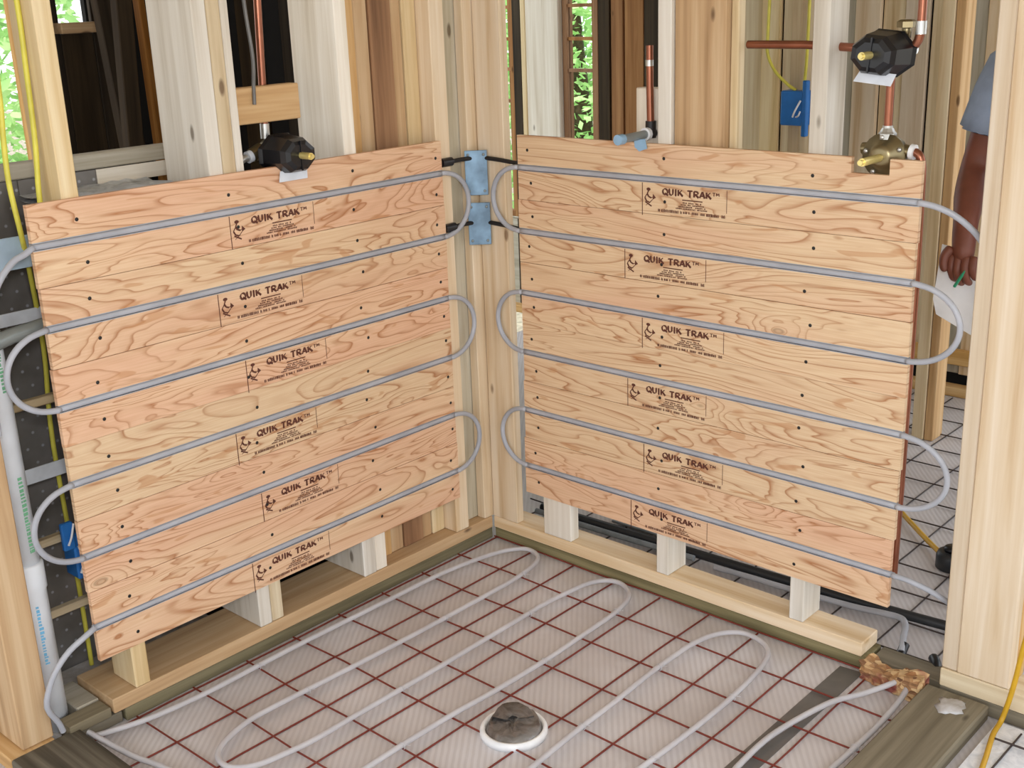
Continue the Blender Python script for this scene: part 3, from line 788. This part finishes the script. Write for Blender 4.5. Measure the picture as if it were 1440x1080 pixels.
# right: covered valve above, bare brass valve below
covered_valve('black covered shower valve high on the right stud wall', (1.212, .03, 1.490), Matrix.Rotation(math.radians(90), 4, 'X') @ Matrix.Rotation(math.radians(-6), 4, 'Z'))
copper('vertical copper pipe joining the two valves on the right wall', [(1.214, .045, 1.31), (1.214, .045, 1.45)], [((1.214, .045, 1.318), (1.214, .045, 1.335))])
copper('copper drop pipe elbowed into the right black valve', [(1.283, .03, CZ - .01), (1.281, .03, 1.55)] + bend((1.281, .03, 1.54), (1.281, .03, 1.497), (1.243, .035, 1.497)), [((1.281, .03, 1.555), (1.281, .03, 1.528)), ((1.272, .032, 1.499), (1.252, .034, 1.497))])
copper('horizontal copper pipe passing behind the white stud on the right wall', [(.84, .07, 1.505), (1.0, .06, 1.505), (1.15, .05, 1.498), (1.19, .05, 1.497)], ())
t = thing('brass_nut', 'brass nut on top of the right black valve', 'fitting', (1.245, .04, 1.53))
MB().lathe([(.010, -.01), (.010, .022)], 10).build('nipple', M['brass'], t)
MB().lathe([(.021, .012), (.021, .024), (.014, .028)], 6, smooth=False).build('nut', M['brass'], t)
t = thing('bare_valve', 'bare brass valve body in the notch of the right panel', 'valve', (1.214, .045, 1.27))
rx = Matrix.Rotation(math.radians(90), 4, 'X')
MB().lathe([(.036, -.03), (.042, -.022), (.042, .0), (.050, .004), (.050, .014), (.032, .018), (.028, .03), (.016, .034)], 20, ax=rx).build('valve_body', M['brass'], t)
for k in range(5):
    a = 2*math.pi*k/5 + .4
    MB().lathe([(.0055, .012), (.0055, .019), (.003, .021)], 8, ax=rx @ Matrix.Translation((.041*math.cos(a), .041*math.sin(a), 0))).build('screw', M['solder'], t)
MB().tube([Vector((0, -.02, -.002)), Vector((0, -.115, -.002))], .009, 12).tube([Vector((0, -.112, -.002)), Vector((0, -.126, -.002))], .006, 10).build('stem', M['stem'], t)
MB().lathe([(.02, .036), (.02, .048), (.016, .052), (.012, .06)], 8, smooth=False).build('top_nut', M['solder'], t)
MB().tube([(.03, .0, .014), (.062, .0, .010)], .014, 10).build('outlet', M['brass'], t)
MB().tube([(.056, 0, .011), (.066, 0, .010)], .017, 12).build('collar', M['ppl'], t)
MB().tube([(-.03, .0, .014), (-.056, .0, .012)], .014, 10).build('inlet', M['brass'], t)
copper('copper supply pipe bending down beside the right panel', bend((1.276, .045, 1.28), (1.298, .045, 1.284), (1.299, .045, 1.23)) + [Vector((1.302, .045, 1.0)), Vector((1.301, .045, .5)), Vector((1.299, .045, .26))], ())
# shower arm stub
t = thing('pipe_stub', 'copper stub with grey capped outlet resting on the right panel', 'pipe', (.582, .036, 1.29))
MB().tube([(0, 0, .01), (-.003, 0, .12), (-.004, 0, .215)], .0095, 12).build('riser', M['copper'], t)
MB().tube([(-.004, 0, .165), (-.004, 0, .18)], .0102, 12).build('solder_joint', M['solder'], t)
MB().tube([(0, .0, .03), (0, 0, -.012)], .0135, 12).tube([(0, .01, 0), (0, -.016, -.001)], .0135, 12).build('elbow', M['sleeve'], t)
MB().tube([(0, -.014, -.001), (0, -.026, -.001)], .0165, 12).build('collar', M['ppl'], t)
MB().tube([(0, -.02, -.001), (0, -.125, -.003)], .0108, 12).build('outlet', M['greypipe'], t)
MB().tube([(0, -.118, -.003), (0, -.140, -.003)], .0132, 12).build('cap', M['bluecap'], t)
mb = MB(); mb.prism([(-.012, .0), (.022, .004), (.028, -.020), (.004, -.028), (-.010, -.018)], -.0008, .0008, 'y')
o = mb.build('tape_scrap', M['bluecap'], t, (.0, -.055, -.012))

# ------------------------------------------------------------------ electrical
t = thing('electrical_box', 'blue plastic electrical box with cables behind the right wall', 'electrical box', (.335, 1.20, 1.18))
mb = MB(); mb.box(-.052, .04, .0, .05, 0, .115, c=.004); mb.build('box_body', M['bluebox'], t)
MB().box(.030, .048, -.003, .02, -.035, .15, c=.003).build('mounting_ear', M['bluebox'], t)
MB().tube(spline([(.0, -.006, .03), (.012, -.014, .05), (.03, -.01, .085)], 4), .0035, 6).tube(spline([(.012, -.006, .03), (.024, -.012, .035), (.03, -.01, .05)], 4), .003, 6).build('wire_tail', M['ppl'], t)
tag(MB().tube(spline([(.225, 1.22, CZ - .02), (.222, 1.22, 1.8), (.222, 1.21, 1.5), (.225, 1.205, 1.42), (.255, 1.205, 1.36), (.30, 1.215, 1.315), (.33, 1.22, 1.296)], 6), .0055, 8).build('yellow_cable', M['yellow']), 'yellow cable curving down into the blue electrical box', 'cable')
tag(MB().tube(spline([(.39, 1.19, CZ - .02), (.385, 1.19, 1.8), (.378, 1.2, 1.5), (.37, 1.21, 1.38), (.358, 1.22, 1.296)], 6), .0055, 8).build('yellow_cable', M['yellow']), 'yellow cable dropping straight into the blue electrical box', 'cable')
tag(MB().tube(spline([(-.06, -1.325, CZ - .02), (-.06, -1.33, 1.7), (-.055, -1.337, 1.485), (-.05, -1.347, 1.386), (-.048, -1.351, 1.3), (-.055, -1.340, 1.195), (-.16, -1.285, 1.08), (-.24, -1.245, .88), (-.25, -1.255, .66), (-.25, -1.25, .3), (-.25, -1.25, .04)], 6), .006, 8).build('yellow_cable', M['yellow']), 'bright yellow cable at the far left hanging outside the first stud', 'cable')
tag(MB().tube(spline([(-.045, -1.285, CZ - .02), (-.05, -1.278, 2.0), (-.05, -1.272, 1.662), (-.05, -1.275, 1.522), (-.05, -1.280, 1.379), (-.05, -1.290, 1.254), (-.06, -1.280, 1.1), (-.06, -1.276, .4)], 6), .006, 8).build('yellow_cable', M['yellow']), 'bright yellow cable stapled along the first stud on the left', 'cable')

# ------------------------------------------------------------------ left edge: drain pipe, bulkhead, tapes
t = thing('drain_pipe', 'white plastic vent pipe with coupling standing at the left edge', 'pipe', (-.10, -1.432, 0))
MB().lathe([(.030, .36), (.030, 2.3)], 28).build('upper_pipe', M['pvc'], t)
MB().lathe([(.033, .001), (.033, .38), (.036, .385), (.036, .445), (.034, .45)], 28).build('lower_pipe', M['pvc'], t)
rn = random.Random(2)
def pipe_print(r, ang, z0, z1, mat, h, nm):
    mb = MB(); z = z0
    while z < z1:
        d = rn.uniform(.003, .008)
        a0, a1 = math.radians(ang - h), math.radians(ang + rn.uniform(.2, 1)*h)
        p = [(r*math.cos(a), r*math.sin(a), zz) for a, zz in ((a0, z), (a1, z), (a1, z + d), (a0, z + d))]
        mb.add(p, [(0, 1, 2, 3)]); z += d + rn.uniform(.002, .004)
    mb.build(nm, mat, t)
pipe_print(.0305, 12, .48, .66, M['gprint'], 12, 'printed_line'); pipe_print(.0305, 14, .86, .95, M['gprint'], 10, 'printed_line')
pipe_print(.0335, -10, .20, .35, M['bprint'], 9, 'printed_line')
MB().tube([Vector((.036*math.cos(a), .036*math.sin(a), .012 + .004*math.sin(a*5))) for a in [2*math.pi*k/20 for k in range(21)]], .009, 6).build('sealant_ring', M['dust'], t)

t = thing('bulkhead', 'low boxed bulkhead of dark dotted sheet behind the left stud', 'bulkhead', (-.30, -1.2, 0))
def bb(x0, x1, y0, y1, z0, z1): return (x0 + .30, x1 + .30, y0 + 1.2, y1 + 1.2, z0, z1)
MB().box(*bb(-.312, -.30, -1.75, -.90, .0, 1.272)).build('dotted_sheet', M['dotted'], t, )
lum(t, 'top_rail', bb(-.34, -.298, -1.75, -.70, 1.274, 1.31), 'grey', 'y')
mb = MB(); nx, ny = 9, 16; vs_ = []; rn = random.Random(9)
for i in range(nx+1):
    for j in range(ny+1):
        vs_.append((-.295 + .30 + i/nx*.26, -1.218 + 1.2 + j/ny*(.315 if i/nx < .4 else .312), 1.238 + rn.uniform(-.004, .006)))
top = len(vs_); vs_ += [(a, b, c - .012) for a, b, c in vs_]
fs = []
for o_ in (0, top): fs += [(o_+i*(ny+1)+j, o_+i*(ny+1)+j+1, o_+(i+1)*(ny+1)+j+1, o_+(i+1)*(ny+1)+j) for i in range(nx) for j in range(ny)]
mb.add(vs_, fs, True); mb.build('foil_ledge', M['foil'], t)
MB().box(*bb(-.299, -.296, -1.215, -1.02, 1.235, 1.272)).build('dotted_sheet', M['dotted'], t)
MB().box(*bb(-.299, -.296, -1.018, -.80, 1.235, 1.272)).build('grey_board', lumber('white', 'y'), t)
for z in (.776, .43, .243):
    lum(t, 'batten', bb(-.22, -.198, -1.46, -1.23, z - .010, z + .010), 'pale', 'y')
MB().box(*bb(-.297, -.285, -1.44, -1.36, 1.19, 1.272)).build('foil_patch', M['foil'], t)
tag(MB().box(-.2, -.196, -1.42, -1.24, .588, .625, c=.001).build('tape_strip', M['wlabel']), 'white tape strip behind the drain pipe at mid height', 'tape')
tag(MB().box(-.2, -.196, -1.45, -1.24, .968, .998, c=.001).build('tape_strip', M['wlabel']), 'white tape strip above the grey foam sleeve at far left', 'tape')
tag(MB().box(-.09, -.086, -1.48, -1.26, 1.115, 1.185, c=.001).build('metal_bracket', M['bluetape']), 'blue grey metal bracket beside the top left end of the left panel', 'bracket')
t = thing('foam_sleeve', 'grey foam pipe sleeve on a copper pipe at the far left', 'pipe', (-.05, -1.40, .985))
MB().tube([(0, -.055, -.012), (0, .0, .0), (0, .12, .012)], .017, 12).build('sleeve', M['greypipe'], t)
MB().tube([(0, -.14, -.016), (0, -.05, -.010)], .0095, 10).build('pipe', M['copper'], t)
t = thing('electrical_box', 'blue electrical box half hidden behind the lower left of the left panel', 'electrical box', (-.2, -1.292, .335))
MB().box(0, .06, -.005, .07, .0, .12, c=.004).build('box_body', M['bluebox'], t)
MB().box(.05, .064, -.03, .0, .085, .155, c=.003).build('mounting_ear', M['bluebox'], t)
mb = MB()
mb.tube(spline([(.066, .0, .02), (.068, .012, .05), (.066, .004, .09)], 4), .004, 6).tube(spline([(.066, -.02, .10), (.07, -.012, .12), (.066, .0, .15)], 4), .003, 6); mb.build('wire_tail', M['ppl'], t)

# dark planks leaning in the shaded room
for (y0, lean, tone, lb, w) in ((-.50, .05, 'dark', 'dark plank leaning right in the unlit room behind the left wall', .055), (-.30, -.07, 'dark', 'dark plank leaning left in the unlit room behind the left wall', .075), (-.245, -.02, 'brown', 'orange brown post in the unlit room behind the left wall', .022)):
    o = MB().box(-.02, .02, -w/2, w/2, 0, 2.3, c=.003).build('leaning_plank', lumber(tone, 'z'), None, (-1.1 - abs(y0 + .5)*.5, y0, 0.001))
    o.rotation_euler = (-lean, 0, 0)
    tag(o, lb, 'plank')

# ------------------------------------------------------------------ person in the next room
per = thing('person', 'person in pale blue shirt standing beyond the doorway holding paper', 'person', (1.42, .80, .008))
def skin(name, chains, mat, parent, sub=2):
    """chains: list of (points, radii); first vertex of each chain is its root"""
    vs_, es, rs, roots, keys = [], [], [], [], {}
    for pts, rad, root in chains:
        prev = None
        for p, r in zip(pts, rad):
            kk = tuple(round(c, 4) for c in p)
            if kk in keys: i = keys[kk]
            else:
                i = len(vs_); vs_.append(p); rs.append(r); keys[kk] = i
                if root and prev is None: roots.append(i)
            if prev is not None and prev != i: es.append((prev, i))
            prev = i
    me = bpy.data.meshes.new(name); me.from_pydata(vs_, es, []); me.materials.append(mat)
    o = link(name, me, parent)
    md = o.modifiers.new('skin', 'SKIN'); md.use_smooth_shade = True
    for i, r in enumerate(rs):
        sv = me.skin_vertices[0].data[i]
        sv.radius = r if isinstance(r, tuple) else (r, r); sv.use_root = i in roots
    sd = o.modifiers.new('sub', 'SUBSURF'); sd.levels = sub; sd.render_levels = sub
    return o
# coordinates relative to the person's base (1.42, .80, 0); faces -y
sh = (-.205, .0, 1.425); el = (-.285, -.03, 1.13); wrp = (-.232, -.205, 1.025); palm = (-.224, -.228, .965); kn = (-.214, -.242, .915)
spine = [(0, 0, .93), (0, .0, 1.06), (0, .005, 1.25), (0, .01, 1.40), (0, .005, 1.49), (0, -.01, 1.56), (0, -.015, 1.65), (0, -.01, 1.74)]
sprad = [(.165, .12), (.15, .11), (.17, .115), (.15, .10), (.06, .06), (.065, .07), (.078, .095), (.06, .075)]
chains = [(spine, sprad, True)]
chains.append(([spine[3], (-.12, .0, 1.43), sh, (-.245, -.01, 1.29), el, (-.262, -.115, 1.075), wrp, palm, kn], [(.15, .10), .07, .062, .056, .046, .046, (.034, .034), (.043, .034), (.042, .026)], False))
chains.append(([spine[3], (.12, .0, 1.43), (.205, 0, 1.425), (.245, .0, 1.29), (.27, .0, 1.12), (.255, -.11, 1.0), (.235, -.20, .93), (.23, -.26, .90)], [(.15, .10), .07, .062, .054, .045, .042, .032, (.038, .022)], False))
for s in (-1, 1):
    chains.append(([spine[0], (s*.095, .0, .84), (s*.105, .0, .5), (s*.11, .02, .12), (s*.11, .0, .045), (s*.12, -.12, .035)], [(.165, .12), .088, .06, .042, .042, .035], False))
skin('body', chains, M['skin'], per)
# fingers: four unequal curled fingers and a thumb, right hand
fing = []
for dx, ln, dy in ((-.030, .9, .0), (-.010, 1.0, -.004), (.012, .96, -.004), (.032, .78, .0)):
    a = Vector(kn) + Vector((dx*.9, dy - .004, .030))
    fing.append(([tuple(a), tuple(a + Vector((.002, -.016, -.040*ln))), tuple(a + Vector((.006, -.004, -.070*ln))), tuple(a + Vector((.008, .018, -.080*ln)))], [.0135, .0122, .0108, .0085], True))
a = Vector(palm) + Vector((-.020, -.016, -.004))
fing.append(([tuple(a), tuple(a + Vector((-.016, -.014, -.024))), tuple(a + Vector((-.014, -.024, -.046))), tuple(a + Vector((-.004, -.028, -.062)))], [.017, .0145, .0125, .009], True))
f_ = skin('fingers', fing, M['skin'], per)
fl = []
for dx in (-.03, -.01, .012, .03):
    a = Vector((.23, -.27, .90)) + Vector((dx, 0, 0)); fl.append(([tuple(a), tuple(a + Vector((0, -.03, -.012))), tuple(a + Vector((0, -.045, -.038)))], [.010, .0095, .008], True))
a = Vector((.205, -.25, .90)); fl.append(([tuple(a), tuple(a + Vector((-.02, -.03, .0))), tuple(a + Vector((-.015, -.055, -.01)))], [.012, .011, .008], True))
skin('fingers', fl, M['skin'], per)
skin('shirt', [([(0, 0, .80), (0, 0, .90), (0, 0, 1.06), (0, .005, 1.25), (0, .01, 1.41), (0, .005, 1.475)], [(.20, .15), (.20, .15), (.187, .14), (.195, .14), (.17, .12), (.085, .08)], True),
               ([(0, .01, 1.41), (-.12, .0, 1.44), sh], [(.17, .12), .085, .078], False),
               ([(0, .01, 1.41), (.12, .0, 1.44), (.205, 0, 1.425)], [(.17, .12), .085, .078], False)], M['shirt'], per)
for s in (-1, 1):
    a = [Vector((s*.17, 0, 1.45)), Vector((s*.215, 0, 1.40)), Vector((s*.235, -.006, 1.34)), Vector((s*.252, -.010, 1.28)), Vector((s*.262, -.014, 1.235)), Vector((s*.264, -.014, 1.228)), Vector((s*.26, -.013, 1.245))]
    MB().tube(a, [.055, .074, .077, .078, .080, .072, .058], 16).build('sleeve', M['shirt'], per)
skin('trousers', [([(0, 0, 1.0), (0, 0, .90)], [(.168, .124), (.182, .136)], True)] + [([(0, 0, .90), (s*.097, .0, .82), (s*.107, .0, .5), (s*.112, .015, .06)], [(.182, .136), .105, .080, .068], False) for s in (-1, 1)], M['pants'], per)
for s in (-1, 1):
    skin('shoe', [([(s*.112, .045, .045), (s*.114, -.03, .05), (s*.12, -.12, .042), (s*.124, -.185, .036)], [(.045, .042), (.048, .05), (.048, .036), (.036, .028)], True)], M['shoe'], per)
hd = Vector((0, -.012, 1.68))
MB().lathe([(.02, .105), (.055, .095), (.078, .06), (.084, .02), (.080, -.02), (.07, -.04)], 16, ax=Matrix.Translation(hd + Vector((0, .018, .012))) @ Matrix.Rotation(math.radians(-14), 4, 'X')).build('hair', M['hair'], per)
for s in (-1, 1):
    MB().lathe([(.002, -.006), (.009, -.004), (.012, 0), (.009, .004), (.002, .006)], 10, ax=Matrix.Translation(hd + Vector((s*.031, -.078, -.01)))).build('eye', M['eye'], per)
    MB().lathe([(.006, -.03), (.014, -.015), (.017, .008), (.008, .028)], 8, ax=Matrix.Translation(hd + Vector((s*.081, .004, -.012)))).build('ear', M['skin'], per)
MB().lathe([(.017, -.018), (.014, -.006), (.008, .03), (.004, .04)], 8, ax=Matrix.Translation(hd + Vector((0, -.096, -.032))) @ Matrix.Rotation(math.radians(-12), 4, 'X')).build('nose', M['skin'], per)
MB().tube([hd + Vector((-.024, -.083, -.072)), hd + Vector((0, -.092, -.071)), hd + Vector((.024, -.083, -.072))], .005, 6).build('mouth', M['hair'], per)

def sheet(outline, thick):
    """slightly bent sheet: outline of (x, z), y by a gentle curve"""
    n = len(outline); mb = MB()
    f = [(x, .012*math.sin(x*18) + .05*z, z) for x, z in outline]; b = [(x, yy + thick, z) for x, yy, z in f]
    mb.add(f + b, [tuple(range(n)), tuple(range(2*n-1, n-1, -1))] + [(i, (i+1) % n, (i+1) % n + n, i + n) for i in range(n)])
    return mb
o = sheet([(-.062, .10), (-.03, .092), (.0, .06), (.09, .05), (.10, -.16), (.055, -.148), (-.06, -.09), (-.072, -.05)], .004).build('paper_pad', M['paper'], None, (1.192, .600, .865))
tag(o, 'white sheets of paper held in the hand of the person', 'paper')
o = MB().tube([(0, 0, 0), (.022, -.012, .035)], .0042, 8).tube([(.022, -.012, .035), (.030, -.016, .048)], [.0042, .0015], 8).build('pen', M['pen'], None, (1.198, .53, .872))
tag(o, 'green pen between the fingers of the person', 'pen')

# ------------------------------------------------------------------ trees outside
def tree(label, loc, rx, rz, n, seed):
    t = thing('tree', label, 'tree', loc, 'trees outside the house')
    rn = random.Random(seed); mb = MB()
    for _ in range(n):
        while True:
            p = Vector((rn.uniform(-1, 1), rn.uniform(-1, 1), rn.uniform(-1, 1)))
            if p.length < 1: break
        p = Vector((p.x*rx, p.y*rx*.7, rz*.95 + p.z*rz))
        s = rn.uniform(.035, .075)
        a = Vector((rn.uniform(-1, 1), rn.uniform(-1, 1), rn.uniform(-.5, .5))).normalized(); b = a.cross(Vector((rn.uniform(-1, 1), rn.uniform(-1, 1), rn.uniform(-1, 1)))).normalized()
        mb.add([p - a*s, p - b*s*.45, p + a*s, p + b*s*.45], [(0, 1, 2, 3)])
    f = mb.build('foliage', M['leaf'], t); f['kind'] = 'stuff'
    MB().tube([(0, 0, 0), (.05, .02, rz*.6), (-.04, 0, rz*1.3)], [.13, .1, .05], 8).build('trunk', M['bark'], t)
tree('leafy green tree seen through the far windows, leftmost', (-7.6, 6.6, -.9), 1.7, 2.0, 8500, 1)
tree('leafy green tree seen through the far windows, rightmost', (-4.5, 6.0, -.9), 1.5, 1.9, 7500, 2)
tree('leafy green tree seen past the dark room at upper left', (-5.6, .7, -.9), 1.5, 1.9, 7500, 3)
